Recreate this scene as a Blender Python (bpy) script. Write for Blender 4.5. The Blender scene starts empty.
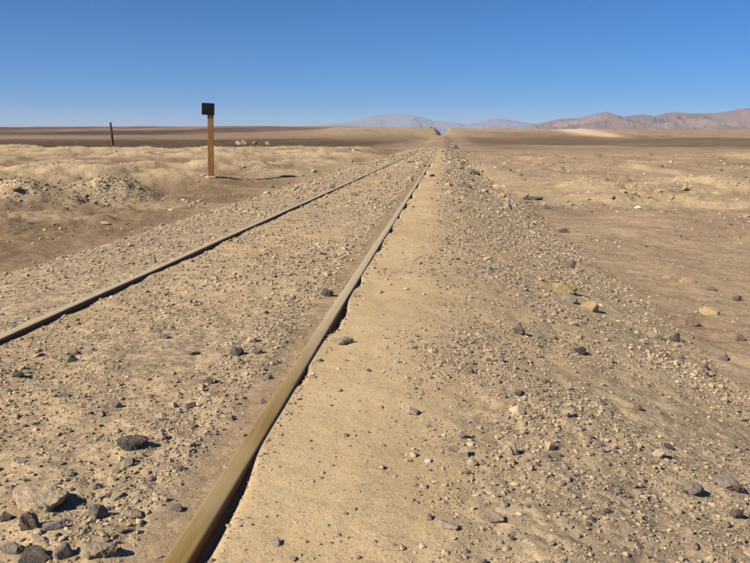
import bpy, bmesh, math, random
import numpy as np
from mathutils import Vector, Matrix

# ------------------------------------------------------------------ camera, sky, sun, exposure
scene = bpy.context.scene
C = scene.collection
FPX = 736.0                      # focal length in pixels of a 750 px wide picture
CAM_Z = 0.908
YAW = math.radians(5.28)         # camera looks a little left of the track direction (+Y)
PITCH = math.radians(-10.88)
cd = bpy.data.cameras.new('camera'); cam = bpy.data.objects.new('camera', cd); C.objects.link(cam)
cd.sensor_width = 36.0; cd.lens = FPX / 750 * 36.0; cd.clip_start = 0.05; cd.clip_end = 120000
cam.location = (0, 0, CAM_Z); cam.rotation_euler = (math.pi / 2 + PITCH, 0, YAW)
scene.camera = cam

SUN_EL = math.radians(39); SUN_AZ = math.radians(36)   # light travels towards (cos AZ, sin AZ)
light_dir = Vector((math.cos(SUN_AZ) * math.cos(SUN_EL), math.sin(SUN_AZ) * math.cos(SUN_EL), -math.sin(SUN_EL)))
w = bpy.data.worlds.new('World'); scene.world = w; w.use_nodes = True
wn = w.node_tree.nodes; wl = w.node_tree.links
sky = wn.new('ShaderNodeTexSky'); sky.sky_type = 'NISHITA'; sky.sun_disc = False
sky.sun_elevation = SUN_EL
sky.sun_rotation = math.atan2(-light_dir.x, -light_dir.y) % (2 * math.pi)
sky.altitude = 3600; sky.air_density = 1.0; sky.dust_density = 0.0; sky.ozone_density = 10.0
bg = wn['Background']; bg.inputs['Strength'].default_value = 0.066
hs = wn.new('ShaderNodeHueSaturation'); hs.inputs['Saturation'].default_value = 1.46
wl.new(sky.outputs['Color'], hs.inputs['Color']); wl.new(hs.outputs['Color'], bg.inputs['Color'])
sl = bpy.data.lights.new('sun', 'SUN'); sl.energy = 5.0; sl.angle = math.radians(0.53); sl.color = (1.0, 0.93, 0.805)
sun = bpy.data.objects.new('sun', sl); C.objects.link(sun)
sun.rotation_euler = light_dir.to_track_quat('-Z', 'Y').to_euler()
vs = scene.view_settings
vs.view_transform = 'Standard'; vs.look = 'None'; vs.gamma = 1.0; vs.exposure = 0.61; vs.use_curve_mapping = False

rng = np.random.default_rng(7)
random.seed(7)

# ------------------------------------------------------------------ noise helpers
def _hash(ix, iy, seed):
    h = (ix.astype(np.int64) * 374761393 + iy.astype(np.int64) * 668265263 + seed * 144665197) & 0xFFFFFFFF
    h = ((h ^ (h >> 13)) * 1274126177) & 0xFFFFFFFF
    h = ((h ^ (h >> 16)) * 2246822519) & 0xFFFFFFFF
    return (h ^ (h >> 15)) & 0xFFFF

def noise(x, y, seed=0):
    """gradient noise, about -0.7..0.7"""
    x = np.asarray(x, float); y = np.asarray(y, float)
    xi = np.floor(x); yi = np.floor(y); xf = x - xi; yf = y - yi
    u = xf * xf * xf * (xf * (xf * 6 - 15) + 10); v = yf * yf * yf * (yf * (yf * 6 - 15) + 10)
    def g(ox, oy):
        a = _hash(xi + ox, yi + oy, seed) * (2 * math.pi / 65536)
        return np.cos(a) * (xf - ox) + np.sin(a) * (yf - oy)
    n0 = g(0, 0) * (1 - u) + g(1, 0) * u
    n1 = g(0, 1) * (1 - u) + g(1, 1) * u
    return n0 * (1 - v) + n1 * v

def fbm(x, y, oct=4, seed=0, gain=0.5):
    s = 0; a = 1.0
    for i in range(oct):
        s = s + a * noise(x * 2 ** i + 17.3 * i, y * 2 ** i - 9.1 * i, seed + i); a *= gain
    return s

def sst(a, b, v):
    t = np.clip((v - a) / (b - a), 0, 1); return t * t * (3 - 2 * t)

def smax(a, b, k):
    h = np.clip(0.5 + 0.5 * (a - b) / k, 0, 1)
    return b * (1 - h) + a * h + k * h * (1 - h)

# ------------------------------------------------------------------ the lie of the land (z = 0 is the railhead)
CUT_D = 350.0
def trk(y): return 3.4 * sst(130, CUT_D + 15, y)
def x_right(y): return -0.568 - 0.012 * np.exp(-((y - 5.0) / 3.0) ** 2) + 0.005 * np.sin(y * 0.37 + 1) * sst(3, 10, y)
def x_left(y): return -2.068 - 0.006 * np.sin(y * 0.31 + 0.4) * sst(5, 12, y)

GAPS = [(1.55, 0.38, .040), (2.75, .10, .016), (3.75, 0.33, .045), (4.7, .16, .025), (6.3, .2, .03), (7.6, .25, .045), (8.9, .2, .03), (10.4, .4, .04), (12.2, .4, .05), (15, .7, .04), (21, 1.1, .06), (27, 1.6, .06)]
MOUNDS = [  # x, y, amplitude, sx, sy, rotation
    (-7.3, 15.6, .60, .75, .6, .3), (-9.0, 14.9, .52, .62, .55, 0), (-8.5, 17.0, .42, .6, .6, .4),
    (-10.2, 19.5, .55, 2.4, 1.3, .2), (-7.2, 20.5, .34, 1.4, 1.2, -.3), (-13.5, 19.0, .42, 2.2, 1.6, 0),
    (-9.5, 27.5, .46, 3.2, 1.1, .1), (-6.2, 24.8, .30, 1.4, .9, .2), (-14.5, 30, .42, 3.0, 1.6, -.1),
    (-5.2, 31.5, .50, 2.6, 2.4, .2), (-9, 42, .50, 4.5, 2.2, 0), (-5.0, 44, .42, 2.4, 2, .2), (-17, 42, .5, 4.5, 2.2, .1),
    (-29, 58, .50, 8, 2.6, .12), (-38, 57, .48, 6, 2.4, -.1), (-19, 60, .40, 5, 2.6, 0), (-13, 63, .50, 3.5, 2.2, .1),
    (-9, 68, .45, 3.5, 2.2, 0), (-24, 47, .34, 5, 2, 0), (-22, 36, .4, 4, 2, .1), (-18, 24, .4, 3, 2, 0),
    (-4.7, 22.6, .42, 1.3, 1.5, 0), (3.6, 20.6, .16, 2.2, 1.2, .1), (6.2, 20.2, .17, 2.0, 1.0, 0), (9.5, 21, .15, 2.6, 1.2, .05), (5.0, 33, .25, 4, 2, 0),
    (13, 36, .28, 5, 2.2, 0), (9, 50, .35, 6, 3, .1), (24, 55, .4, 8, 3, 0), (2.6, 27, .22, .9, 3, 0), (2.3, 37, .2, .9, 4, 0),
]

def plain(x, y):
    yy = np.maximum(y, 0)
    ys = [0, 20, 40, 60, 100, 200, 320, 520, 1000, 1500, 2200, 4000, 9000, 40000]
    zl = [-.43, -.42, -.36, -.20, .25, .95, 1.9, 5.0, 14.2, 28.4, 37, 20, 10, 0]
    ys2 = [0, 20, 60, 140, 300, 420, 560, 800, 1000, 1300, 2200, 4000, 9000, 40000]
    zr = [-.47, -.47, -.45, -.40, .15, 2.6, 6.4, 11.0, 12.6, 13.5, 12, 8, 4, 0]
    ly = np.log1p(yy / 20)
    L = np.interp(ly, np.log1p(np.array(ys) / 20.0), zl); R = np.interp(ly, np.log1p(np.array(ys2) / 20.0), zr)
    t = sst(-.16, .06, x / (yy + 12))
    z = L * (1 - t) + R * t
    return z

def bed(x, y):
    """cross profile of the track bed relative to the railhead"""
    xr = x_right(y); xl = x_left(y)
    wob = 0.22 * noise(y * .35, x * 0 + 3.1, 5) + 0.10 * noise(y * 1.3, x * 0 + 8, 6)
    # right shoulder: sand, then the gravel slope
    t = x - (0.22 + wob + .10 * noise(y * .12, x * 0, 9))
    zr = -0.005 - 0.006 * noise(x * 2.2, y * 1.1, 11) + .010 * np.exp(-((x + .15) / .22) ** 2) - 0.30 * (np.sqrt(t * t + .06) + t) * 0.5 - .012 * sst(-.5, .3, x)
    # between the rails
    zm = -0.015 + 0.012 * fbm(x * 2.5, y * 2.5, 3, 21) + .005 * np.cos((x + 1.32) / .75 * math.pi)
    # left shoulder
    s = -(x + 3.55 + wob)
    zl = -0.022 - 0.085 * (xl - x) - 0.30 * (np.sqrt(s * s + .04) + s) * .5
    z = np.where(x > xr, zr, np.where(x > xl, zm, zl))
    # grooves beside the rails
    dr = x - xr; dl = x - xl
    near = 1 - sst(60, 120, y)
    gap = 0
    for (gy, gw, gd) in GAPS: gap = gap + gd * np.exp(-((y - gy) / gw) ** 4)
    gap = gap * (1 + .3 * noise(y * 5, x * 0 + 1, 31))
    z = z - near * np.where(dr > 0, gap * (1 - sst(.031, .031 + .014 + gap * .9, dr)), 0)
    edge = .105 + .03 * noise(y * 2.2, x * 0, 33) + .012 * noise(y * 9, x * 0, 34)
    z = z - near * np.where((dr <= 0) & (dr > -.4), .009 * (1 - sst(edge - .03, edge + .10, -dr)) - .003 * np.exp(-((-dr - edge - .075) / .05) ** 2), 0)
    g2 = .008 + .015 * noise(y * 1.1, x * 0, 35) + .012 * noise(y * 5, x * 0, 36)
    z = z - near * np.where(dl > 0, g2 * (1 - sst(.04, .13, dl)), 0)
    z = np.where((np.abs(dl) < .06) | (np.abs(dr) < .06), np.minimum(z, -.0025), z)
    return z

def height(x, y):
    x = np.asarray(x, float); y = np.asarray(y, float)
    r = np.hypot(x, y)
    P = plain(x, y)
    # mounds and hummocks
    for (mx, my, a, sx, sy, ro) in MOUNDS:
        c, s = math.cos(ro), math.sin(ro); dx = x - mx; dy = y - my
        q = ((c * dx + s * dy) / sx) ** 2 + ((-s * dx + c * dy) / sy) ** 2
        P = P + a * np.exp(-q * .8)
    fade_far = np.clip(1 - (r - 150) / 300, 0, 1)
    left = sst(-3.5, -7, x); side = np.maximum(left, sst(1.8, 4, x))
    rough = np.where(x < 0, .30, .08) * (1 - .97 * np.exp(-((x + 5.6) ** 2 + (y - 21.2) ** 2) / 7.0))
    P = P + side * rough * fade_far * fbm(x * .33, y * .33, 5, 41, .52) * (0.3 + .7 * sst(7, 14, r))
    P = P + side * fade_far * np.where(x < 0, .11, .04) * np.abs(fbm(x * 1.1, y * .9, 4, 47, .6)) * sst(9, 16, r)
    P = P + side * fade_far * .045 * np.where(x < 0, 1, .5) * fbm(x * 2.6, y * 2.2, 3, 49, .6) * sst(7, 12, r) * (1 - sst(45, 70, r))
    # broken crust terraces on the right-hand flat
    tn = fbm(x * .22 + 3, y * .30, 4, 51)
    P = P + sst(2.5, 4, x) * .15 * sst(.0, .07, tn + .03 * noise(x * 2.5, y * 2.5, 53)) * sst(12, 17, y) * (1 - sst(60, 90, y))
    P = P + .45 * fbm(x * .03, y * .03, 4, 55) * sst(60, 200, r) * (1 - sst(2500, 6000, r))
    P = P + 1.6 * fbm(x * .006, y * .006, 4, 57) * sst(300, 700, r) * (1 - sst(2500, 6000, r))
    # the low ridge with the railway cutting
    crest = CUT_D + 25 + 10 * noise(x * .02, x * 0, 61)
    rid = 5.0 * np.exp(-(np.maximum(np.abs(y - crest) - 22, 0) / np.where(y < crest, 75, 120)) ** 2)
    rid = rid * sst(-125, -25, x) * (1 - .10 * sst(20, 60, x)) * (1 - sst(60, 170, x))
    rid = rid * (1 + .10 * fbm(x * .03, y * .03, 3, 63)) + .4 * np.exp(-((np.abs(x + .5) - 6.5) / 2.2) ** 2) * np.exp(-((y - crest) / 30) ** 2)
    P = P + rid * (.93 + .10 * fbm(x * .09, y * .02, 4, 67))
    # embankment
    b = trk(y) + bed(x, y)
    z = smax(P, b, .06)
    # inside the bed the profile rules (so nothing buries the rails); also carves the cutting
    kc = sst(180, 300, y)
    ax = np.maximum(np.maximum(-3.0 + .3 * kc - x, x - 1.6 + 1.3 * kc), 0)
    lim = b + np.where(y > 180, np.maximum(ax - .1, 0) * 2.6 + .3 * noise(x * .4, y * .1, 65) * sst(.5, 3, ax), 50 * sst(.0, 3, ax) + 3 * ax)
    z = np.minimum(z, np.maximum(lim, b))
    z = np.where((x > -2.9) & (x < .1), b, z)
    # small relief everywhere near
    near = np.clip(1 - r / 60, 0, 1)
    sandy = sst(-.62, -.54, x) * (1 - sst(-.22, .33, x + .3 * noise(x * 1.3, y * .8, 71)))
    dist_rail = np.minimum(np.abs(x - x_right(y)), np.abs(x - x_left(y)))
    amp = sst(.03, .2, dist_rail) * (1 - .72 * sandy)
    z = z + near * amp * (.020 * fbm(x * 4, y * 4, 2, 73) + .013 * fbm(x * 11, y * 11, 2, 77) * np.clip(1 - r / 9, 0, 1) + .006 * noise(x * 30, y * 30, 81) * np.clip(1 - r / 3.2, 0, 1))
    return z

def ray_to_ground(px, py):
    """world point of the ground seen at a place in the photograph"""
    d = Vector(((px - 375) / FPX, (281.5 - py) / FPX, -1.0))
    d = cam.rotation_euler.to_matrix() @ d
    t = np.geomspace(1.0, 3000, 6000)
    zz = CAM_Z + d.z * t; hz = height(d.x * t, d.y * t)
    i = int(np.argmax(zz < hz)) or len(t) - 1
    tt = t[i]
    return d.x * tt, d.y * tt, float(hz[i]), tt, math.atan2(-d.z, math.hypot(d.x, d.y))

# ------------------------------------------------------------------ materials
def new_mat(name):
    m = bpy.data.materials.new(name); m.use_nodes = True
    nt = m.node_tree; b = nt.nodes['Principled BSDF']
    b.inputs['Specular IOR Level'].default_value = 0.15; b.inputs['Roughness'].default_value = .95
    return m, nt, b
def N(nt, typ, **kw):
    n = nt.nodes.new(typ)
    for k, v in kw.items():
        if k in n.inputs: n.inputs[k].default_value = v
        else: setattr(n, k, v)
    return n
def ramp(nt, src, a, b):
    n = N(nt, 'ShaderNodeMapRange'); n.inputs['From Min'].default_value = a; n.inputs['From Max'].default_value = b
    n.interpolation_type = 'SMOOTHSTEP'; nt.links.new(src, n.inputs['Value']); return n.outputs['Result']
def mix(nt, fac, a, b, blend='MIX'):
    n = N(nt, 'ShaderNodeMix', data_type='RGBA', blend_type=blend)
    for sock, v in ((n.inputs[0], fac), (n.inputs[6], a), (n.inputs[7], b)):
        if hasattr(v, 'is_output'): nt.links.new(v, sock)
        elif isinstance(v, (int, float)): sock.default_value = v
        else: sock.default_value = (*v, 1)
    return n.outputs[2]
def math_n(nt, op, a, b=None):
    n = N(nt, 'ShaderNodeMath', operation=op)
    for s, v in ((n.inputs[0], a), (n.inputs[1], b)):
        if v is None: continue
        if hasattr(v, 'is_output'): nt.links.new(v, s)
        else: s.default_value = v
    return n.outputs[0]
def tex(nt, scale, detail=4, rough=.55, co=None):
    n = N(nt, 'ShaderNodeTexNoise'); n.inputs['Scale'].default_value = scale; n.inputs['Detail'].default_value = detail; n.inputs['Roughness'].default_value = rough
    if co: nt.links.new(co, n.inputs['Vector'])
    return n.outputs['Fac']

def ground_material():
    m, nt, b = new_mat('desert ground')
    co = N(nt, 'ShaderNodeTexCoord').outputs['Object']
    at = N(nt, 'ShaderNodeAttribute', attribute_name='zone'); sep = N(nt, 'ShaderNodeSeparateColor'); nt.links.new(at.outputs['Color'], sep.inputs[0])
    at2 = N(nt, 'ShaderNodeAttribute', attribute_name='zone2'); sep2 = N(nt, 'ShaderNodeSeparateColor'); nt.links.new(at2.outputs['Color'], sep2.inputs[0])
    gravel, dark, pale = sep.outputs[0], sep.outputs[1], sep.outputs[2]
    floor, near = sep2.outputs[0], sep2.outputs[1]
    n_big = tex(nt, .09, 5, .6, co); n_mid = tex(nt, .9, 5, .6, co); n_sm = tex(nt, 9, 4, .6, co); n_gr = tex(nt, 120, 3, .7, co); n_gr2 = tex(nt, 420, 2, .7, co)
    sand = mix(nt, ramp(nt, n_mid, .35, .68), SAND_A, SAND_B)
    grav = mix(nt, ramp(nt, n_sm, .35, .65), (.385, .292, .182), (.305, .230, .146))
    flo = mix(nt, ramp(nt, n_mid, .35, .65), (.27, .190, .119), (.34, .247, .152))
    flo = mix(nt, ramp(nt, n_big, .52, .66), flo, (.20, .138, .090))
    dk = mix(nt, ramp(nt, n_big, .35, .7), (.075, .046, .030), (.125, .082, .050))
    pl = mix(nt, ramp(nt, n_sm, .3, .7), (.475, .360, .212), (.395, .298, .176))
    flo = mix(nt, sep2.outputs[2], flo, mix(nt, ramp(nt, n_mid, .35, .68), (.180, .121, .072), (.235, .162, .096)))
    c = mix(nt, floor, sand, flo); c = mix(nt, gravel, c, grav); c = mix(nt, dark, c, dk)
    pf = math_n(nt, 'MULTIPLY', pale, ramp(nt, n_mid, .30, .58)); c = mix(nt, pf, c, pl); c = mix(nt, at.outputs['Alpha'], c, (.58, .44, .27))
    # grains
    v = N(nt, 'ShaderNodeTexVoronoi'); v.inputs['Scale'].default_value = 150; nt.links.new(co, v.inputs['Vector'])
    grain = mix(nt, ramp(nt, n_gr, .3, .72), (.86, .86, .87), (1.10, 1.09, 1.07))
    c = mix(nt, 1.0, c, grain, 'MULTIPLY')
    vs_ = N(nt, 'ShaderNodeSeparateColor'); nt.links.new(v.outputs['Color'], vs_.inputs[0])
    dots = ramp(nt, vs_.outputs[0], .86, .90)
    dots = math_n(nt, 'MULTIPLY', dots, math_n(nt, 'MULTIPLY', near, .5)); c = mix(nt, dots, c, (.17, .14, .12))
    lights = math_n(nt, 'MULTIPLY', ramp(nt, vs_.outputs[1], .90, .93), math_n(nt, 'MULTIPLY', near, .45)); c = mix(nt, lights, c, (.52, .42, .28))
    v2 = N(nt, 'ShaderNodeTexVoronoi'); v2.inputs['Scale'].default_value = 34; v2.inputs['Randomness'].default_value = 1; nt.links.new(co, v2.inputs['Vector'])
    v2c = N(nt, 'ShaderNodeSeparateColor'); nt.links.new(v2.outputs['Color'], v2c.inputs[0])
    pebf = math_n(nt, 'ADD', gravel, math_n(nt, 'MULTIPLY', floor, .35))
    c = mix(nt, pebf, c, mix(nt, 1.0, c, mix(nt, ramp(nt, v2c.outputs[0], .1, .9), (.66, .66, .68), (1.22, 1.2, 1.16)), 'MULTIPLY'))
    nt.links.new(c, b.inputs['Base Color'])
    h = math_n(nt, 'ADD', math_n(nt, 'MULTIPLY', n_gr, .0019), math_n(nt, 'MULTIPLY', n_gr2, .0010))
    h = math_n(nt, 'ADD', h, math_n(nt, 'MULTIPLY', tex(nt, 38, 5, .75, co), .003))
    h = math_n(nt, 'ADD', h, math_n(nt, 'MULTIPLY', math_n(nt, 'MULTIPLY', v.outputs['Distance'], -.0013), near))
    h = math_n(nt, 'ADD', h, math_n(nt, 'MULTIPLY', tex(nt, 6, 4, .5, co), .020))
    h = math_n(nt, 'ADD', h, math_n(nt, 'MULTIPLY', math_n(nt, 'MULTIPLY', math_n(nt, 'SUBTRACT', tex(nt, 1.7, 5, .6, co), .5), .13), math_n(nt, 'SUBTRACT', 1.0, at2.outputs['Alpha'])))
    h = math_n(nt, 'ADD', h, math_n(nt, 'MULTIPLY', math_n(nt, 'MULTIPLY', math_n(nt, 'SUBTRACT', .6, v2.outputs['Distance']), math_n(nt, 'ADD', v2c.outputs[1], .1)), math_n(nt, 'MULTIPLY', pebf, .009)))
    bp = N(nt, 'ShaderNodeBump'); bp.inputs['Strength'].default_value = .8; bp.inputs['Distance'].default_value = 1.0
    nt.links.new(h, bp.inputs['Height']); nt.links.new(bp.outputs['Normal'], b.inputs['Normal'])
    b.inputs['Roughness'].default_value = 1.0; b.inputs['Specular IOR Level'].default_value = .05
    return m
SAND_A = (.490, .354, .196); SAND_B = (.415, .293, .157)

def rock_material(name, a, bcol, dust=.35, scale=14, dustcol=(.40, .29, .17)):
    m, nt, b = new_mat(name)
    co = N(nt, 'ShaderNodeTexCoord').outputs['Object']
    ob = N(nt, 'ShaderNodeObjectInfo')
    vm = N(nt, 'ShaderNodeVectorMath', operation='ADD'); nt.links.new(co, vm.inputs[0]); nt.links.new(ob.outputs['Location'], vm.inputs[1])
    co = vm.outputs[0]
    c = mix(nt, ramp(nt, tex(nt, scale, 6, .65, co), .35, .65), a, bcol)
    c = mix(nt, ramp(nt, tex(nt, scale * 9, 4, .7, co), .3, .75), mix(nt, 1.0, c, (.72, .72, .72), 'MULTIPLY'), mix(nt, 1.0, c, (1.22, 1.2, 1.18), 'MULTIPLY'))
    # dust settled on the upward faces and in patches
    g = N(nt, 'ShaderNodeNewGeometry'); sx = N(nt, 'ShaderNodeSeparateXYZ'); nt.links.new(g.outputs['Normal'], sx.inputs[0])
    d = math_n(nt, 'MULTIPLY', ramp(nt, sx.outputs[2], .3, .95), ramp(nt, tex(nt, scale * 2.2, 4, .6, co), .40, .62))
    c = mix(nt, math_n(nt, 'MULTIPLY', d, dust), c, dustcol)
    nt.links.new(c, b.inputs['Base Color'])
    h = math_n(nt, 'ADD', math_n(nt, 'MULTIPLY', tex(nt, scale * 4, 6, .7, co), .018), math_n(nt, 'MULTIPLY', tex(nt, scale * 20, 3, .7, co), .004))
    bp = N(nt, 'ShaderNodeBump'); bp.inputs['Strength'].default_value = .75; bp.inputs['Distance'].default_value = 1.0
    nt.links.new(h, bp.inputs['Height']); nt.links.new(bp.outputs['Normal'], b.inputs['Normal'])
    b.inputs['Roughness'].default_value = .85
    return m
MAT = {
    'tan': rock_material('tan rock', (.42, .32, .215), (.31, .235, .16), .4),
    'cream': rock_material('cream rock', (.52, .41, .27), (.44, .34, .22), .3),
    'grey': rock_material('grey rock', (.195, .168, .138), (.27, .23, .18), .4),
    'dark': rock_material('dark rock', (.080, .070, .060), (.130, .110, .092), .25),
    'purple': rock_material('purple grey rock', (.215, .162, .142), (.29, .225, .185), .4),
    'brown': rock_material('brown rock', (.155, .112, .083), (.225, .165, .12), .3),
    'yellow': rock_material('yellow crust', (.50, .365, .19), (.40, .285, .15), .3, 20),
    'white': rock_material('white stone', (.72, .67, .60), (.60, .54, .46), .15),
}

def rail_material(name, fade=None, dusty=.85):
    m, nt, b = new_mat(name)
    co = N(nt, 'ShaderNodeTexCoord').outputs['Object']
    mp = N(nt, 'ShaderNodeMapping'); mp.inputs['Scale'].default_value = (1, .06, 1); nt.links.new(co, mp.inputs[0])
    c = mix(nt, ramp(nt, tex(nt, 60, 4, .6, mp.outputs[0]), .3, .7), (.185, .110, .026), (.255, .162, .050))
    c = mix(nt, ramp(nt, tex(nt, .5, 4, .6, co), .46, .70), c, (.33, .24, .125))
    dcol = mix(nt, ramp(nt, tex(nt, 22, 5, .7, co), .3, .7), (.42, .33, .210), (.50, .395, .258))
    if fade:
        sy = N(nt, 'ShaderNodeSeparateXYZ'); nt.links.new(co, sy.inputs[0])
        c = mix(nt, math_n(nt, 'MULTIPLY', ramp(nt, sy.outputs[1], *fade), dusty), c, dcol)
    else: c = mix(nt, dusty, c, dcol)
    c = mix(nt, ramp(nt, tex(nt, 35, 5, .7, co), .62, .74), c, (.36, .26, .14))
    c = mix(nt, ramp(nt, tex(nt, 160, 3, .7, co), .64, .74), c, (.13, .085, .04))
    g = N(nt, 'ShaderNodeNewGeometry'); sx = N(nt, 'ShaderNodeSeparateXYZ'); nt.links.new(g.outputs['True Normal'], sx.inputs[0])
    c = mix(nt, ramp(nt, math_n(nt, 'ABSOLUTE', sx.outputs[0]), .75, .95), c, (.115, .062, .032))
    nt.links.new(c, b.inputs['Base Color'])
    b.inputs['Metallic'].default_value = .0; b.inputs['Roughness'].default_value = .6; b.inputs['Specular IOR Level'].default_value = .18
    h = math_n(nt, 'MULTIPLY', tex(nt, 180, 4, .7, co), .0012)
    bp = N(nt, 'ShaderNodeBump'); bp.inputs['Strength'].default_value = .6; bp.inputs['Distance'].default_value = 1.0
    nt.links.new(h, bp.inputs['Height']); nt.links.new(bp.outputs['Normal'], b.inputs['Normal'])
    return m
def simple_material(name, a, b2, scale=20, rough=.8, stretch=(1, 1, 1), metallic=0.0):
    m, nt, b = new_mat(name)
    co = N(nt, 'ShaderNodeTexCoord').outputs['Object']
    mp = N(nt, 'ShaderNodeMapping'); mp.inputs['Scale'].default_value = stretch; nt.links.new(co, mp.inputs[0])
    nt.links.new(mix(nt, ramp(nt, tex(nt, scale, 5, .65, mp.outputs[0]), .3, .7), a, b2), b.inputs['Base Color'])
    b.inputs['Roughness'].default_value = rough; b.inputs['Metallic'].default_value = metallic
    bp = N(nt, 'ShaderNodeBump'); bp.inputs['Strength'].default_value = .4; bp.inputs['Distance'].default_value = .01
    nt.links.new(tex(nt, scale * 2, 5, .65, mp.outputs[0]), bp.inputs['Height']); nt.links.new(bp.outputs['Normal'], b.inputs['Normal'])
    return m

# ------------------------------------------------------------------ object helpers
def mesh_obj(name, verts, faces, mat=None, parent=None, smooth=False):
    me = bpy.data.meshes.new(name); me.from_pydata([tuple(v) for v in verts], [], [tuple(f) for f in faces]); me.update()
    if mat: me.materials.append(mat)
    if smooth: me.polygons.foreach_set('use_smooth', [True] * len(me.polygons))
    o = bpy.data.objects.new(name, me); C.objects.link(o); o.parent = parent
    return o
def grid_mesh(name, co, nu, nv, wrap=False):
    """co: (nu*nv,3); quads over a nu x nv grid"""
    me = bpy.data.meshes.new(name)
    iu = np.arange(nu - 1)[:, None]; nvq = nv if wrap else nv - 1; iv = np.arange(nvq)[None, :]; iv2 = (iv + 1) % nv
    q = np.stack([iu * nv + iv, iu * nv + iv2, (iu + 1) * nv + iv2, (iu + 1) * nv + iv], -1).reshape(-1, 4)
    me.vertices.add(len(co)); me.vertices.foreach_set('co', co.astype(np.float32).ravel())
    me.loops.add(q.size); me.loops.foreach_set('vertex_index', q.astype(np.int32).ravel())
    me.polygons.add(len(q)); me.polygons.foreach_set('loop_start', np.arange(0, q.size, 4, dtype=np.int32))
    try: me.polygons.foreach_set('loop_total', np.full(len(q), 4, dtype=np.int32))
    except Exception: pass
    me.polygons.foreach_set('use_smooth', np.ones(len(q), dtype=bool))
    me.update(calc_edges=True); me.validate()
    return me
def tag(o, label=None, cat=None, group=None, kind=None):
    if label: o['label'] = label
    if cat: o['category'] = cat
    if group: o['group'] = group
    if kind: o['kind'] = kind
    return o
def box_mesh(x0, x1, y0, y1, z0, z1, bev=0.0):
    bm = bmesh.new(); bmesh.ops.create_cube(bm, size=1)
    for v in bm.verts:
        v.co = Vector((x0 if v.co.x < 0 else x1, y0 if v.co.y < 0 else y1, z0 if v.co.z < 0 else z1))
    if bev: bmesh.ops.bevel(bm, geom=bm.edges[:], offset=bev, segments=2, affect='EDGES', profile=.6)
    return bm
def bm_obj(name, bm, mat, parent=None):
    me = bpy.data.meshes.new(name); bm.to_mesh(me); bm.free(); me.materials.append(mat)
    o = bpy.data.objects.new(name, me); C.objects.link(o); o.parent = parent
    return o

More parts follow.
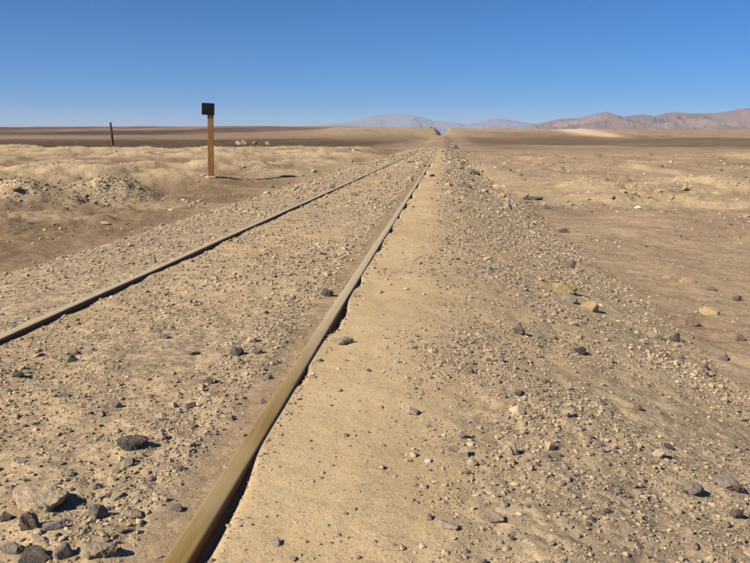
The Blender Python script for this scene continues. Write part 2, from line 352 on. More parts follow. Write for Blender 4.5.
# ------------------------------------------------------------------ ground: one sheet to the horizon
def build_ground():
    view = math.pi / 2 + YAW
    fine = np.arange(-46, 46.01, .2); coarse = np.concatenate([np.linspace(48, 180, 40), np.linspace(-178, -48, 39)])
    ang = np.sort(np.concatenate([fine, coarse])); th = view + np.radians(ang); nv = len(th)
    r = np.concatenate([np.geomspace(.25, 1.15, 24)[:-1], np.geomspace(1.15, 60, 540)[:-1], np.geomspace(60, 2500, 260)[:-1], np.geomspace(2500, 45000, 40)])
    nu = len(r)
    X = (r[:, None] * np.cos(th)[None, :]).ravel(); Y = (r[:, None] * np.sin(th)[None, :]).ravel()
    Z = height(X, Y); R = np.hypot(X, Y)
    co = np.stack([X, Y, Z], -1)
    me = grid_mesh('ground', co, nu, nv, wrap=True)
    # a centre cap so the sheet has no hole at the camera's feet
    bm = bmesh.new(); bm.from_mesh(me); bm.verts.ensure_lookup_table()
    bm.faces.new([bm.verts[i] for i in range(nv)]); bm.to_mesh(me); bm.free()
    # what the ground is made of, place by place
    sandy = sst(-.66, -.58, X) * (1 - sst(-.20, .30, X + .35 * noise(X * 1.3, Y * .8, 71) + .2 * noise(X * 4, Y * 3, 72) + .35 * sst(2.6, 1.2, Y) * 0))
    bedm = sst(-4.7, -3.3, X + .45 * noise(Y * .5, X, 91) + .35 * noise(Y * 1.7, X * 1.7, 93)) * (1 - sst(1.3, 1.75, X + .3 * noise(Y * .4, X * .7, 92)))
    bedm = bedm * (1 - sst(60, 120, Y))
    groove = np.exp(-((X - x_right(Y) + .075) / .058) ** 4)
    gravel = bedm * (1 - sandy) * (.55 + .6 * fbm(X * .8, Y * .5, 3, 95)) * (1 - .8 * groove)
    gravel = np.maximum(gravel, bedm * (X < -2.1) * .95)
    for (mx, my, s) in ((-7.2, 15.3, 1.0), (-8.9, 14.7, .8), (-8.3, 16.8, .7)):
        gravel = np.maximum(gravel, 1.0 * np.exp(-(((X - mx) / s) ** 2 + ((Y - my) / s) ** 2)))
    floor = np.maximum((1 - bedm) * .95, .75 * groove * (1 - sst(25, 60, Y)) * (X < x_right(Y)))
    # dark varnished plain
    u = X / (Y + 1e-6)
    nb = fbm(X * .01, Y * .01, 4, 101); nb2 = fbm(X * .004, Y * .0015, 4, 103)
    ly = np.log(np.maximum(Y, 1))
    dl = sst(math.log(66), math.log(80), ly + .25 * nb) * np.clip(.9 + .6 * fbm(X * .012, Y * .006, 4, 108), .3, 1) * (1 - .75 * sst(.12, .5, nb2 + .25 * sst(math.log(900), math.log(1500), ly)))
    nb3 = fbm(X * .02, Y * .05, 4, 107); nb4 = fbm(X * .03, Y * .03, 4, 109)
    dr = sst(math.log(90), math.log(190), ly + .7 * nb3 + .5 * nb4) * np.clip(.95 + .9 * nb3, .25, 1) * (1 - sst(math.log(270), math.log(340), ly + .3 * nb)) * .72
    ridge = sst(-.20, -.11, u + .25 * noise(Y * .005, X * 0, 105)) * sst(math.log(240), math.log(330), ly + .15 * nb)
    dark = np.where(u < -.02, dl * (1 - .92 * ridge), dr)
    dark = dark * sst(4, 12, np.abs(X + .7)) * (Y > 0)
    dark = np.clip(dark, 0, 1)
    pale = .9 * sst(.08, .3, fbm(X * .16, Y * .2, 4, 111)) * (1 - bedm) * sst(8, 16, R) * (1 - sst(62, 80, Y))
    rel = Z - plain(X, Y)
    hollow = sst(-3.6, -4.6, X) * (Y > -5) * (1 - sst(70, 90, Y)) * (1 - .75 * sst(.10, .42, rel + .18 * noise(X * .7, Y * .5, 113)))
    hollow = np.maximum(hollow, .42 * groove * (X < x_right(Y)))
    pale = np.where(X > 0, pale * .55, np.maximum(pale * .5, .95 * sst(.20, .5, rel + .2 * noise(X * .9, Y * .6, 115)) * (1 - bedm) * sst(8, 16, R) * (1 - sst(66, 84, Y))))
    pale = np.maximum(pale, .9 * np.exp(-((Y - 57) / 4.5) ** 2) * (X < -12) * (Y > 0))
    pale = np.maximum(pale, .75 * np.exp(-((Y - 20.2) / 1.2) ** 2) * sst(2.4, 3.2, X) * (1 - sst(7, 10, X)))
    pale = np.maximum(pale, .42 * ridge * (u < .25) * (Y < 700))
    # the bright blown-sand streak on the right-hand hill
    uu = .172 + .055 * sst(340, 270, Y); streak = sst(0.02, 1.0, np.exp(-((u - uu) / .027) ** 2) * sst(262, 305, Y + 14 * nb3) * (Y < 700))
    sl = sst(-.15, .25, X) * (1 - sst(1.5, 1.9, X)) * (Y > 0) * (1 - sst(20, 40, Y))
    pale = np.maximum(pale, np.minimum(sl * (.85 * sst(.12, .34, fbm(X * 1.6 + 3, Y * .9, 4, 117)) + .6 * np.exp(-((X - 1.28 - .25 * noise(Y * .5, Y * 0, 118)) / .16) ** 2) * sst(-.1, .3, noise(X * 2, Y * 1.2, 119))), .9))
    near = np.clip(1 - R / 9, 0, 1)
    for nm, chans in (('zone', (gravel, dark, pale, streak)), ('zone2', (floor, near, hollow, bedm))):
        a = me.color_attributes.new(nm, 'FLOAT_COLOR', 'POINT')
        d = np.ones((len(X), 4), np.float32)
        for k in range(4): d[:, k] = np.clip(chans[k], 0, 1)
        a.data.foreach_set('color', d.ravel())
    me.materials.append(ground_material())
    o = bpy.data.objects.new('ground', me); C.objects.link(o); tag(o, kind='structure')
    return o
ground = build_ground()

# ------------------------------------------------------------------ far mountains
def mountain_range(name, prof, dist, depth, col_a, col_b, seed, rough):
    n, k = 640, 130
    px = np.linspace(prof[0][0], prof[-1][0], n); py = np.interp(px, [p[0] for p in prof], [p[1] for p in prof])
    u = (px - 443) / FPX; hgt = (140 - py) / FPX * dist
    t = np.linspace(-1, 1, k)
    U, T = np.meshgrid(u, t, indexing='ij'); H = np.repeat(hgt[:, None], k, 1)
    Yd = dist + T * depth; X = U * dist + 0 * T
    sc = 1.0 / rough
    rn = 1 - np.abs(fbm(X * sc, Yd * sc, 6, seed, .55)) * 1.9
    shape = np.clip(1 - np.abs(T) ** 1.25, 0, 1)
    side = np.exp(-((T) / .10) ** 2)
    Z = H * shape * (side + (1 - side) * np.clip(rn * .75 + .22, .05, 1.2)) + H * .08 * (rn - .6) * side
    Z = Z - 8
    co = np.stack([X, Yd, Z], -1).reshape(-1, 3)
    me = grid_mesh(name, co, n, k)
    m, nt, b = new_mat(name + ' rock'); cc = N(nt, 'ShaderNodeTexCoord').outputs['Object']
    nt.links.new(mix(nt, ramp(nt, tex(nt, .0018, 7, .65, cc), .38, .62), col_a, col_b), b.inputs['Base Color'])
    me.materials.append(m); o = bpy.data.objects.new(name, me); C.objects.link(o); tag(o, kind='structure')
    return o
right_prof = [(522, 130), (527, 125.5), (553, 119.5), (566, 118), (580, 115.2), (595, 112), (604, 115), (612, 118), (622, 116.5), (630, 115.2), (641, 117), (650, 114), (657, 112.5), (672, 114.2), (688, 113.5), (702, 113.2), (715, 112), (733, 109.5), (750, 107), (780, 104), (820, 106), (880, 109), (960, 118), (1000, 128)]
far_prof = [(280, 130), (320, 125.5), (340, 123.8), (352, 122.4), (369, 116.6), (380, 115.6), (390, 115), (402, 115.4), (414, 116.6), (435, 121.3), (452, 123.2), (464, 125), (478, 121.8), (489, 120), (500, 119.6), (512, 121.5), (524, 123.5), (545, 127), (560, 130)]
mountain_range('mountain_range', right_prof, 7500, 2200, (.235, .150, .120), (.165, .108, .090), 201, 950)
mountain_range('mountain_range', far_prof, 21000, 3200, (.18, .15, .15), (.15, .125, .125), 221, 3000)

# ------------------------------------------------------------------ railway track
RAIL = rail_material('dusty rail steel'); RAIL_WORN = rail_material('worn golden rail steel', (9.5, 12.0))
STEEL = simple_material('rusty fishplate steel', (.10, .055, .03), (.20, .13, .07), 40, .8)
HALF = [(0, 0), (.021, -.0004), (.0262, -.0016), (.0285, -.0042), (.0292, -.008), (.0295, -.030), (.0265, -.036), (.010, -.044), (.0075, -.055), (.0075, -.095), (.011, -.108), (.052, -.118), (.058, -.122), (.058, -.130), (0, -.130)]
PROF = HALF + [(-a, b) for a, b in HALF[-2:0:-1]]
def rail_piece(parent, xf, y0, y1):
    n = max(2, int((y1 - y0) / (.35 if y0 < 24 else 2.0)) + 1); ys = np.linspace(y0, y1, n); m = len(PROF)
    ox, oz = float(xf(np.array(y0))), float(trk(y0))
    V = []; F = []
    for y in ys:
        cx = float(xf(np.array(y))) - ox; cz = float(trk(y)) - oz + .0015 * math.sin(y * 2.1)
        V += [(cx + a, y - y0, cz + b) for a, b in PROF]
    for i in range(n - 1):
        for j in range(m):
            j2 = (j + 1) % m; F.append((i * m + j, i * m + j2, (i + 1) * m + j2, (i + 1) * m + j))
    F.append(tuple(range(m - 1, -1, -1))); F.append(tuple((n - 1) * m + j for j in range(m)))
    o = mesh_obj('rail', V, F, RAIL, parent)
    for p in o.data.polygons: p.use_smooth = len(p.vertices) == 4
    try: o.data.set_sharp_from_angle(angle=math.radians(40))
    except Exception: pass
    o.location = (ox, y0, oz)
    return o
track = bpy.data.objects.new('railway_track', None); C.objects.link(track); track.location = (0, 0, 0)
tag(track, 'old railway track with two dusty rails half buried in sand and gravel', 'railway track')
plate_me = None
for xf, start in ((x_right, -7.6), (x_left, -2.2)):
    y = start
    while y < 470:
        L = 12.0
        rp = rail_piece(track, xf, y, y + L - .006)
        if xf is x_right and y < 0: rp.data.materials[0] = RAIL_WORN
        if y < 40:
            for s in (-1, 1):
                if plate_me is None:
                    bm = box_mesh(-.008, .008, -.28, .28, -.098, -.052, .003); plate_me = bpy.data.meshes.new('fishplate'); bm.to_mesh(plate_me); bm.free(); plate_me.materials.append(STEEL)
                fp = bpy.data.objects.new('fishplate', plate_me); C.objects.link(fp); fp.parent = rp
                fp.location = (s * .0157 + float(xf(np.array(y + L))) - float(xf(np.array(y))), L, float(trk(y + L) - trk(y)))
        y += L

# ------------------------------------------------------------------ sign post and far pole
OCHRE = simple_material('weathered ochre timber', (.33, .165, .048), (.20, .092, .032), 26, .75, (1, 1, .12))
BLACK = simple_material('black painted sign back', (.006, .006, .007), (.014, .013, .013), 18, .8)
CONC = simple_material('pale concrete', (.46, .36, .24), (.38, .29, .19), 24, .95)
def sign_post():
    x, y, z, t, a = ray_to_ground(211, 177.5)
    s = t / FPX * 1.015
    root = bpy.data.objects.new('sign_post', None); C.objects.link(root); root.location = (x, y, z); root.rotation_euler = (math.radians(-.3), math.radians(1.9), math.radians(14))
    tag(root, 'ochre double post carrying a small square black board beside the track', 'sign')
    H = 71 * s
    for k, (a0, a1) in enumerate(((-.080, -.006), (.004, .078))):
        bm = box_mesh(a0, a1, -.05, .05, -.35, H - .02 - .05 * k, .007)
        bm_obj('upright', bm, OCHRE, root)
    bw = 12.0 * s; bh = 11.2 * s
    bm = box_mesh(-bw / 2 - .085, bw / 2 - .085, -.095, -.053, H - bh, H, .005)
    bd = bm_obj('board', bm, BLACK, root); bd.rotation_euler = (0, math.radians(.8), 0)
    for zz in (H - bh * .3, H - bh * .72):
        bm = box_mesh(-.2, .085, .051, .075, zz - .03, zz + .03, .004); bm_obj('batten', bm, OCHRE, root)
    bm = bmesh.new(); bmesh.ops.create_icosphere(bm, subdivisions=3, radius=1)
    for v in bm.verts:
        n = float(noise(np.array(v.co.x * 2.0 + 5), np.array(v.co.y * 2.0), 301)); v.co = Vector((v.co.x * (.17 + .06 * n), v.co.y * (.15 + .06 * n), v.co.z * .04))
    bm_obj('footing', bm, CONC, root)
    return root
sign_post()
POLEW = simple_material('grey brown pole timber', (.16, .105, .065), (.09, .06, .04), 14, .85, (1, 1, .1))
def far_pole():
    x, y, z, t, a = ray_to_ground(112.6, 144.5)
    s = t / FPX
    V = []; F = []; m = 10; H = 21.8 * s; lean = -.7 * s
    levels = [(-.5, 1.08), (0, 1.05), (H * .35, .95), (H * .7, .84), (H * .96, .76), (H, .62)]
    for zz, k in levels:
        for j in range(m):
            an = 2 * math.pi * j / m; rr = 1.35 * s * k * (1 + .06 * math.sin(3 * an + zz))
            V.append((lean * zz / H + rr * math.cos(an), rr * math.sin(an), zz))
    for i in range(len(levels) - 1):
        for j in range(m): F.append((i * m + j, i * m + (j + 1) % m, (i + 1) * m + (j + 1) % m, (i + 1) * m + j))
    F.append(tuple((len(levels) - 1) * m + j for j in range(m))); F.append(tuple(range(m - 1, -1, -1)))
    o = mesh_obj('leaning_pole', V, F, POLEW); o.location = (x, y, z)
    tag(o, 'thin leaning wooden pole standing alone at the edge of the dark plain', 'pole')
far_pole()

# ------------------------------------------------------------------ rocks one can pick out
def rock_mesh(dims, seed, sub=4, cuts=11, rough=.10):
    rg = np.random.default_rng(seed)
    bm = bmesh.new(); bmesh.ops.create_icosphere(bm, subdivisions=sub, radius=1)
    P = np.array([v.co[:] for v in bm.verts])
    for k in range(cuts):
        nrm = rg.normal(size=3); nrm /= np.linalg.norm(nrm); d = rg.uniform(.48, .82)
        e = P @ nrm - d; P -= np.clip(e, 0, None)[:, None] * nrm * .96
    P /= np.abs(P).max(0)
    o1, o2 = rg.uniform(0, 50, 2)
    n = fbm(P[:, 0] * 1.7 + P[:, 2] * 1.1 + o1, P[:, 1] * 1.7 - P[:, 2] * .9 + o2, 4, seed % 97, .55)
    P *= (1 + rough * n * 1.6)[:, None]
    for v, p in zip(bm.verts, P): v.co = (p[0] * dims[0] / 2, p[1] * dims[1] / 2, p[2] * dims[2] / 2)
    me = bpy.data.meshes.new('rock'); bm.to_mesh(me); bm.free()
    return me
ROCKS_XY = []
def rock(px, py, wp, hp, mat, label, name='rock', rot=0.0, flat=None, cat='rock', group=None, seed=None, cuts=15, rough=.16, sink=.44):
    x, y, z, t, al = ray_to_ground(px, py + hp * .22)
    s = t / FPX * .97
    W = wp * s; D = W * .72
    Hz = (hp * s - D * math.sin(al)) / max(math.cos(al), .3)
    Hz = float(np.clip(Hz * 1.1, .40 * W, .9 * W)) if flat is None else W * flat
    seed = seed if seed is not None else int(px * 7 + py * 13)
    me = rock_mesh((W * 1.08, D, Hz / (1 - sink)), seed, 5 if wp > 24 else (4 if wp > 11 else 3), cuts, rough)
    me.materials.append(MAT[mat])
    me.polygons.foreach_set("use_smooth", [True] * len(me.polygons))
    try: me.set_sharp_from_angle(angle=math.radians(20))
    except Exception: pass
    o = bpy.data.objects.new(name, me); C.objects.link(o)
    hh = Hz / (1 - sink)
    o.location = (x, y, float(height(np.array(x), np.array(y))) + hh * (.5 - sink)); o.rotation_euler = (0, 0, rot)
    tag(o, label, cat, group)
    ROCKS_XY.append((x, y, W * .5))
    return o

rock(42, 501, 54, 25, 'cream', 'large pale rounded boulder, biggest stone between the rails', rot=.15, cuts=4, rough=.16, seed=77, flat=.42, sink=.38, name='boulder')
rock(134, 442, 30, 19, 'dark', 'dark grey pointed rock alone on gravel between the rails', rot=.3, cuts=12, seed=12)
rock(97, 513, 21, 19, 'grey', 'grey egg shaped rock right of the large pale boulder', rot=.6)
rock(136, 514, 19, 12, 'tan', 'tan half buried rock between the grey egg shaped rock and the rail', rot=.2)
rock(6, 517, 16, 12, 'dark', 'dark stone in front of the left end of the large pale boulder')
rock(28, 523, 19, 20, 'brown', 'brown upright stone leaning in front of the large pale boulder', rot=.5)
rock(53, 526, 23, 12, 'grey', 'low grey stone in front of the right end of the large pale boulder', rot=.1)
rock(12, 547, 24, 13, 'grey', 'broad grey stone behind the darkest stone of the near cluster')
rock(33, 557, 32, 18, 'dark', 'darkest blocky stone of the near cluster below the pale boulder', rot=.4)
rock(64, 552, 18, 18, 'grey', 'greenish grey upright stone beside the darkest blocky stone', rot=.8)
rock(97, 548, 38, 17, 'tan', 'long tan slab with flat pale top between the rails', rot=-.35, flat=.34, cuts=8, name='rock_slab')
rock(190, 425, 18, 10, 'tan', 'tan flat stone sunk in gravel beyond the dark pointed rock', rot=.2, flat=.38)
rock(21, 461, 11, 6, 'grey', 'small flat grey chip beyond the large pale boulder', flat=.3)
rock(117, 405, 11, 8, 'grey', 'small grey stone with sharp shadow beyond the dark pointed rock', rot=.3)
rock(17, 375, 13, 8, 'dark', 'dark flat stone lying closest to the far rail')
rock(72, 360, 13, 9, 'dark', 'lower stone of a dark pair on the gravel', rot=.2)
rock(76, 353, 11, 6, 'brown', 'upper stone of a dark pair on the gravel', rot=.7)
rock(164, 337, 13, 6, 'grey', 'bluish grey flat stone in the middle of the track', flat=.3)
rock(192, 353, 13, 5, 'brown', 'brown flat sliver of stone in the middle of the track', flat=.28)
rock(208, 381, 13, 8, 'grey', 'grey rounded stone midway between rails past brown sliver', rot=.4)
rock(236, 352, 15, 10, 'dark', 'dark angular stone near the ridge of gravel beside the near rail', rot=.9)
rock(259, 352, 9, 7, 'brown', 'brown stone next to dark angular stone by the gravel ridge')
rock(327, 294, 12, 9, 'dark', 'dark stone tight against the inner side of the near rail')
rock(176, 508, 13, 10, 'grey', 'grey stone on the gravel ridge beside the near rail')
rock(95, 486, 15, 9, 'tan', 'tan stone behind the grey egg shaped rock', rot=.3)
rock(109, 495, 9, 7, 'dark', 'small dark stone between tan stone and grey egg shaped rock')
rock(146, 488, 10, 8, 'cream', 'small cream stone on gravel left of the near rail groove')
rock(15, 497, 9, 6, 'brown', 'small brown stone behind the left end of the pale boulder')
rock(40, 538, 13, 9, 'tan', 'small tan stone between the near cluster stones')
rock(120, 530, 11, 8, 'brown', 'small brown stone behind the long tan slab')
rock(230, 418, 10, 7, 'grey', 'small grey stone on the gravel edge beyond the tan flat stone')
rock(268, 377, 9, 7, 'grey', 'small grey stone halfway along the gravel ridge by the rail')
rock(64, 395, 10, 6, 'grey', 'small grey stone left of the stone with sharp shadow')
rock(342, 342, 21, 8, 'tan', 'tan crust lump lying against the outer side of the near rail', rot=.35, flat=.32)
# right-hand shoulder and slope
rock(509, 450, 17, 18, 'cream', 'cream block shaped stone standing on the gravel shoulder', rot=.3, cuts=7)
rock(489, 514, 32, 12, 'tan', 'wide flat tan slab sunk in the sandy shoulder', rot=-.1, flat=.2, name='rock_slab')
rock(447, 524, 24, 9, 'tan', 'narrow tan crust lump left of the wide flat slab', rot=-.6, flat=.22)
rock(453, 449, 11, 8, 'grey', 'small grey stone on sand left of the cream block')
rock(463, 436, 10, 8, 'purple', 'small purple stone behind the small grey stone on sand')
rock(427, 461, 8, 6, 'white', 'tiny whitish stone alone on the smooth sand')
rock(467, 472, 8, 7, 'brown', 'small brown stone in front of the cream block')
rock(692, 489, 23, 14, 'purple', 'pinkish tan flat stone left of the purple slab', rot=.3, flat=.42)
rock(728, 484, 30, 17, 'purple', 'purple grey tilted slab with dark shadowed edge', rot=-.45, flat=.42, cuts=8, name='rock_slab')
rock(736, 513, 17, 12, 'dark', 'dark pitted stone in front of the purple grey slab', rot=.4)
rock(726, 524, 14, 9, 'purple', 'small purple stone beside the dark pitted stone', rot=.2)
rock(669, 447, 10, 8, 'dark', 'dark stone behind the pinkish tan flat stone')
rock(637, 408, 10, 7, 'brown', 'brown stone midway up the gravel slope')
rock(608, 511, 10, 9, 'dark', 'dark stone low on the near gravel slope')
rock(580, 351, 13, 10, 'dark', 'dark stone on slope below the yellow crust outcrop', rot=.5)
rock(518, 331, 13, 12, 'grey', 'blocky grey stone at the crest of the gravel slope', rot=.3)
rock(501, 360, 10, 9, 'purple', 'purple grey stone on shoulder before the blocky grey stone')
rock(470, 371, 9, 8, 'brown', 'brown stone at the edge of the smooth sand shoulder')
rock(608, 360, 11, 7, 'tan', 'tan stone on slope right of the dark stone')
rock(567, 299, 19, 8, 'grey', 'long flat grey stone in front of the yellow crust outcrop', flat=.3)
rock(564, 288, 22, 10, 'yellow', 'larger lump of the yellow crust outcrop on the slope', rot=.3, name='crust_lump', cat='crust', rough=.35, sink=.5)
rock(588, 307, 20, 7, 'yellow', 'low lump of the yellow crust outcrop towards the flat', rot=-.2, name='crust_lump', cat='crust')
rock(692, 323, 17, 11, 'brown', 'dark brown angular rock on the flat beyond the embankment', rot=.2)
rock(675, 339, 10, 11, 'dark', 'upright dark stone at the foot of the embankment')
rock(654, 336, 15, 9, 'grey', 'grey wedge shaped stone at the foot of the embankment', rot=-.4)
rock(739, 339, 11, 8, 'brown', 'brown round stone on the flat right of the angular rock')
rock(722, 357, 15, 9, 'grey', 'grey speckled stone nearest the embankment foot on the flat', rot=.3)
rock(709, 312, 19, 8, 'yellow', 'yellow crust slab tilted on the flat', rot=-.4, flat=.35, name='crust_lump', cat='crust')
rock(688, 281, 17, 6, 'yellow', 'pale yellow crust patch beyond the tilted crust slab', flat=.25, name='crust_lump', cat='crust')
rock(711, 289, 11, 5, 'brown', 'brown flat stone beside the pale yellow crust patch', flat=.3)
rock(737, 299, 9, 6, 'dark', 'small dark stone alone on the flat')
rock(666, 277, 10, 5, 'yellow', 'small yellow crust piece left of the pale crust patch', flat=.3, name='crust_lump', cat='crust')
rock(520, 394, 10, 8, 'dark', 'dark stone on the shoulder below the crest of the slope')
rock(545, 382, 9, 7, 'brown', 'brown stone right of the dark shoulder stone')
rock(601, 402, 10, 7, 'purple', 'purple stone in the middle of the gravel slope')
rock(563, 231, 15, 7, 'dark', 'bluish dark flat stone on the flat beside the slope', flat=.35)
rock(571, 266, 10, 8, 'brown', 'brown stone where slope meets flat behind the crust outcrop')
rock(524, 197.5, 10, 6, 'tan', 'pale end stone beside the long dark rock', rot=.2)
rock(534, 198.5, 19, 7, 'dark', 'long low dark rock on the flat by the embankment', flat=.3, rot=-.15)
rock(638, 207.5, 8, 3.6, 'white', 'small bright white stone on the open flat', flat=.35)
rock(475, 173, 12, 6, 'dark', 'dark rock at the top of the distant embankment slope', flat=.34, rough=.3, sink=.52)
rock(464, 186, 14, 6, 'brown', 'brown rock on the embankment before the dark distant rock', flat=.3, rough=.3, sink=.52)
rock(496, 187, 12, 8, 'yellow', 'yellow crust chunk beside the embankment further along the track', name='crust_lump', cat='crust', flat=.36, rough=.35, sink=.52)
rock(500, 196, 10, 7, 'yellow', 'nearer yellow crust chunk beside the embankment further along', name='crust_lump', cat='crust', flat=.38, rough=.35, sink=.52)
rock(455.5, 148, 6, 4.5, 'dark', 'lone dark boulder beside the track near the cutting', name='boulder')
rock(241, 143, 12, 4.5, 'yellow', 'cream craggy boulder at the far edge of the mounds', name='boulder', cuts=9, rough=.3, flat=.4)
rock(254, 143, 6, 3.5, 'brown', 'brown boulder touching the cream craggy boulder', name='boulder')
rock(268, 144, 5, 3, 'yellow', 'small cream boulder beside the brown boulder', name='boulder')
rock(431, 127.6, 3, 2.4, 'brown', 'boulder perched on the left lip of the railway cutting', name='boulder')
# broken crust blocks along the ledge on the right-hand flat
lx = [(588, 199, 9), (600, 193, 12), (612, 197, 10), (622, 191, 13), (634, 193, 12), (646, 196, 10), (658, 193, 14), (672, 197, 11), (685, 188, 13), (699, 197, 11), (606, 203, 8), (650, 203, 8), (718, 193, 12), (738, 199, 11)]
for i, (a, b_, c_) in enumerate(lx):
    rock(a, b_, c_ * .8, 4, 'yellow', 'yellow block of broken crust along the low ledge on the flat', name='crust_lump', cat='crust', group='crust blocks along the ledge', flat=.26, rot=.5 * i, sink=.5, rough=.35)
# pale stones set in a row near the sign
for i, (a, b_) in enumerate([(183, 200), (188, 201.5), (194, 203), (199, 201), (204, 204), (190, 206), (198, 207)]):
    rock(a, b_, 5, 3, 'cream', 'pale small stone of the loose row before the sign post', cat='stone', name='stone', group='pale stones before the sign post', rot=i, flat=.42)
rock(209, 213, 13, 5, 'brown', 'dark half buried lump at the edge of the gravel shoulder', flat=.35, rot=-.5)
for (a, b_, c_, lab) in [(30, 222, 9, 'pale crust flake on the sandy hollow beside the gravel mounds'), (104, 223, 11, 'longer pale crust flake on the sandy hollow'), (172, 209, 8, 'small stone between the pale stone row and the gravel mounds')]:
    rock(a, b_, c_, 4, 'cream', lab, flat=.25, cat='stone', name='stone')

# ------------------------------------------------------------------ gravel: loose stones nobody could count
def stone_nodes(name, mat, variants=10):
    ng = bpy.data.node_groups.new(name, 'GeometryNodeTree')
    ng.interface.new_socket('Geometry', in_out='INPUT', socket_type='NodeSocketGeometry'); ng.interface.new_socket('Geometry', in_out='OUTPUT', socket_type='NodeSocketGeometry')
    n = ng.nodes; l = ng.links
    gi = n.new('NodeGroupInput'); go = n.new('NodeGroupOutput')
    jn = n.new('GeometryNodeJoinGeometry')
    for k in range(variants):
        ic = n.new('GeometryNodeMeshIcoSphere'); ic.inputs['Radius'].default_value = .5; ic.inputs['Subdivisions'].default_value = 1 if k % 3 else 2
        rv = n.new('FunctionNodeRandomValue'); rv.data_type = 'FLOAT_VECTOR'
        a = .26; rv.inputs[0].default_value = (-a, -a, -a); rv.inputs[1].default_value = (a, a, a)
        for s in rv.inputs:
            if s.name == 'Seed': s.default_value = k * 7 + 3
        sp = n.new('GeometryNodeSetPosition'); l.new(ic.outputs['Mesh'], sp.inputs['Geometry']); l.new(rv.outputs[0], sp.inputs['Offset'])
        ch = n.new('GeometryNodeConvexHull'); l.new(sp.outputs[0], ch.inputs[0])
        sm = n.new('GeometryNodeSetMaterial'); sm.inputs['Material'].default_value = mat; l.new(ch.outputs[0], sm.inputs['Geometry'])
        gi2 = n.new('GeometryNodeGeometryToInstance'); l.new(sm.outputs[0], gi2.inputs[0]); l.new(gi2.outputs[0], jn.inputs[0])
    def attr(nm, typ):
        a = n.new('GeometryNodeInputNamedAttribute'); a.data_type = typ; a.inputs['Name'].default_value = nm; return a.outputs['Attribute']
    ip = n.new('GeometryNodeInstanceOnPoints'); l.new(gi.outputs[0], ip.inputs['Points']); l.new(jn.outputs[0], ip.inputs['Instance'])
    ip.inputs['Pick Instance'].default_value = True
    l.new(attr('pick', 'INT'), ip.inputs['Instance Index'])
    er = n.new('FunctionNodeEulerToRotation'); l.new(attr('turn', 'FLOAT_VECTOR'), er.inputs[0]); l.new(er.outputs[0], ip.inputs['Rotation'])
    l.new(attr('size', 'FLOAT_VECTOR'), ip.inputs['Scale']); l.new(ip.outputs[0], go.inputs[0])
    return ng
def gravel_material():
    m, nt, b = new_mat('loose stones')
    at = N(nt, 'ShaderNodeAttribute', attribute_name='tint'); at.attribute_type = 'INSTANCER'
    co = N(nt, 'ShaderNodeNewGeometry')
    n1 = tex(nt, 90, 4, .65, co.outputs['Position'])
    c = mix(nt, ramp(nt, n1, .3, .7), mix(nt, 1.0, at.outputs['Color'], (.78, .78, .78), 'MULTIPLY'), mix(nt, 1.0, at.outputs['Color'], (1.15, 1.15, 1.15), 'MULTIPLY'))
    nt.links.new(c, b.inputs['Base Color'])
    bp = N(nt, 'ShaderNodeBump'); bp.inputs['Strength'].default_value = .6; bp.inputs['Distance'].default_value = .006
    nt.links.new(tex(nt, 160, 4, .7, co.outputs['Position']), bp.inputs['Height']); nt.links.new(bp.outputs['Normal'], b.inputs['Normal'])
    return m
GM = gravel_material()
TINTS = np.array([(.43, .325, .205), (.37, .278, .176), (.47, .36, .222), (.32, .245, .165), (.275, .218, .152), (.20, .160, .116), (.115, .092, .072), (.27, .203, .152), (.54, .43, .30)])
W_TRACK = np.array([.24, .25, .14, .15, .09, .06, .03, .03, .01]); W_SLOPE = np.array([.19, .20, .11, .17, .13, .09, .04, .06, .01]); W_FLAT = np.array([.15, .22, .12, .17, .10, .10, .06, .05, .03]); W_PILE = np.array([.04, .07, .03, .16, .25, .24, .17, .04, .0]); W_CRUST = np.array([.34, .18, .28, .08, .04, .02, .01, .0, .05])

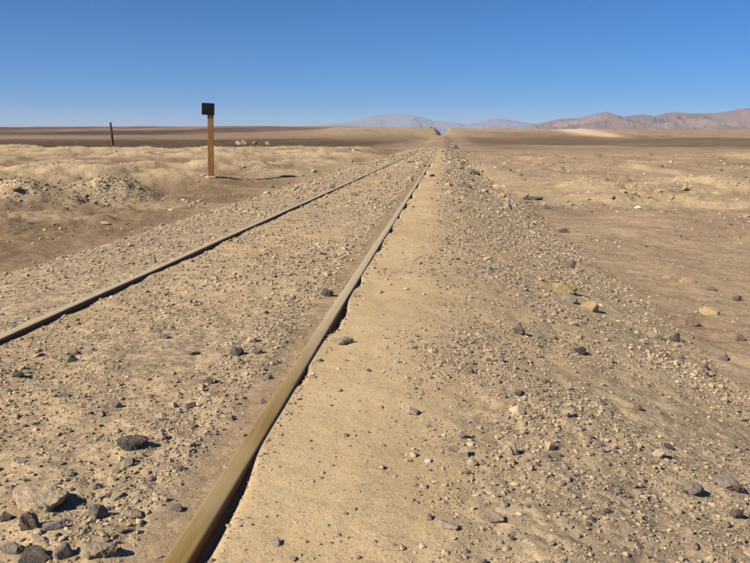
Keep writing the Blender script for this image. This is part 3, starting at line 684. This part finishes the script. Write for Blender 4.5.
def density(x, y):
    """relative number of stones per place for every zone"""
    dr = x - x_right(y)
    far = np.clip(1 - y / 140, 0, 1)
    sandy = sst(-.56, -.50, x) * (1 - sst(-.26, .28, x + .35 * noise(x * 1.3, y * .8, 71) + .2 * noise(x * 4, y * 3, 72)))
    clump = np.clip(.55 + 1.1 * fbm(x * 1.4, y * 1.1, 3, 131) + .5 * noise(x * .45, y * .35, 133), .06, 2)
    mid = ((x > x_left(y) + .05) & (dr < -.16)) * clump * 1.0
    berm = np.exp(-((dr + .25) / .10) ** 2) * 2.2 * (dr < -.13) * (1 + .9 * noise(y * 1.4, x * 3, 137))
    groove = ((dr > -.16) & (dr < -.035)) * .10
    leftsh = ((x < x_left(y) - .05)) * sst(-4.5, -3.4, x + .3 * noise(y * .5, x, 91)) * clump * 1.25
    slope = (dr > .04) * (1 - sst(1.5, 2.0, x + .3 * noise(y * .4, x * .7, 92))) * (1 - .94 * sandy) * clump * 1.9
    lip = np.exp(-((dr - .055) / .035) ** 2) * .5 * (dr > .035)
    d = np.maximum.reduce([mid, berm, groove, leftsh, slope, lip])
    onbed = (x > -4.2) & (x < 1.8)
    flat = (~onbed) * np.clip(.08 + .5 * fbm(x * .5, y * .4, 4, 141), .015, .45)
    flat = flat + 1.5 * (~onbed) * np.exp(-((y - 20.0 - 1.2 * noise(x * .5, x * 0, 143)) / .55) ** 2) * sst(2.6, 3.4, x) * (1 - sst(8, 12, x)) * np.clip(.5 + 1.4 * noise(x * 1.2, y * 1.2, 145), 0, 1.2)
    pile = 0
    for (mx, my, s, a) in ((-7.1, 15.4, .95, 2.4), (-9.0, 14.8, .8, 2.2), (-8.2, 16.8, .6, 1.6)):
        pile = pile + a * np.exp(-(((x - mx) / s) ** 2 + ((y - my) / s) ** 2) * 1.3)
    pile = pile * (x < -4.5)
    d = np.maximum(d * onbed, np.maximum(flat, pile)) * np.where((np.abs(dr) < .04) | (np.abs(x - x_left(y)) < .045), 0, 1)
    ledge = (~onbed) & (np.abs(y - 20.0) < 2.2) & (x > 2.6)
    crest = (x < -4.5) & (height(x, y) - plain(x, y) > .28)
    toe = (np.abs(x - 1.3) < .22) & (noise(x * 2, y * 1.2, 119) > .05)
    zone = np.where(pile > .3, 3, np.where(ledge | crest | toe, 4, np.where(~onbed, 2, np.where(x > x_right(y), 1, 0))))
    return d, zone

def scatter(name, r0, r1, per_m2, smin, smax_, power, seed, label_none=None):
    rg = np.random.default_rng(seed)
    half = math.radians(44)
    area = half * (r1 * r1 - r0 * r0); n = int(area * per_m2)
    r = np.sqrt(rg.uniform(r0 * r0, r1 * r1, n)); th = math.pi / 2 + YAW + rg.uniform(-half, half, n)
    x = r * np.cos(th); y = r * np.sin(th)
    d, zone = density(x, y)
    keep = rg.uniform(0, 1.6, n) < d
    u = rg.uniform(0, 1, n); a = 1 - power
    s = (smin ** a + u * (smax_ ** a - smin ** a)) ** (1 / a)
    # nothing lies on the rails or inside the big rocks
    clear = np.minimum(np.abs(x - x_right(y)), np.abs(x - x_left(y))) > .034 + s * .62
    keep &= clear
    x, y, zone, s, r = x[keep], y[keep], zone[keep], s[keep], r[keep]
    ok = np.ones(len(x), bool)
    for (rx, ry, rr) in ROCKS_XY:
        ok &= (x - rx) ** 2 + (y - ry) ** 2 > (rr * .85 + s * .4) ** 2
    x, y, zone, s = x[ok], y[ok], zone[ok], s[ok]; n = len(x)
    sc = np.stack([s * rg.uniform(.8, 1.3, n), s * rg.uniform(.7, 1.15, n), s * rg.uniform(.42, .85, n)], -1)
    z = height(x, y) + sc[:, 2] * rg.uniform(-.12, .26, n)
    me = bpy.data.meshes.new(name); me.vertices.add(n); me.vertices.foreach_set('co', np.stack([x, y, z], -1).astype(np.float32).ravel())
    def put(nm, typ, key, arr):
        at = me.attributes.new(nm, typ, 'POINT'); at.data.foreach_set(key, arr.ravel())
    put('size', 'FLOAT_VECTOR', 'vector', sc.astype(np.float32))
    rot = np.stack([rg.normal(0, .25, n), rg.normal(0, .25, n), rg.uniform(0, 6.283, n)], -1)
    put('turn', 'FLOAT_VECTOR', 'vector', rot.astype(np.float32))
    put('pick', 'INT', 'value', rg.integers(0, 10, n).astype(np.int32))
    col = np.ones((n, 4), np.float32)
    for k, wgt in enumerate((W_TRACK, W_SLOPE, W_FLAT, W_PILE, W_CRUST)):
        mk = zone == k; col[mk, :3] = TINTS[rg.choice(len(TINTS), mk.sum(), p=wgt / wgt.sum())]
    col[:, :3] *= rg.uniform(.82, 1.15, n)[:, None]
    at = me.attributes.new('tint', 'FLOAT_COLOR', 'POINT'); at.data.foreach_set('color', col.ravel())
    o = bpy.data.objects.new(name, me); C.objects.link(o)
    md = o.modifiers.new('stones', 'NODES'); md.node_group = STONES
    tag(o, kind='stuff'); print(name, n)
    return o
STONES = stone_nodes('loose stones', GM)
g = []
g.append(scatter('gravel', 1.2, 12, 42, .018, .048, 2.6, 15))
g.append(scatter('gravel', 12, 45, 3, .07, .17, 2.8, 16))
g.append(scatter('gravel', 1.2, 4.2, 10000, .004, .021, 2.9, 11))
g.append(scatter('gravel', 4.2, 10, 1900, .008, .034, 2.9, 12))
g.append(scatter('gravel', 10, 26, 300, .018, .065, 3.0, 13))
g.append(scatter('gravel', 26, 80, 10, .06, .22, 3.0, 14))
for o, lab in zip(g, ('bigger loose stones lying among the finer gravel by the track', 'bigger loose stones and crust clods on the flats', 'fine grit and pebbles on the track bed by the near rail', 'pebbles strewn over the track bed and embankment slope', 'coarse stones on the embankment and the gravel mounds', 'scattered stones over the distant desert flats')):
    tag(o, lab, 'gravel')

# ------------------------------------------------------------------ haze
hb = box_mesh(-46000, 46000, -46000, 46000, -14, 780)
hm = bpy.data.materials.new('thin desert haze'); hm.use_nodes = True; hn = hm.node_tree
hn.nodes.remove(hn.nodes['Principled BSDF'])
pv = hn.nodes.new('ShaderNodeVolumePrincipled'); pv.inputs['Density'].default_value = 4.9e-5; pv.inputs['Color'].default_value = (.72, .83, 1.0, 1)
hn.links.new(pv.outputs[0], hn.nodes['Material Output'].inputs['Volume'])
tag(bm_obj('haze', hb, hm), kind='stuff')
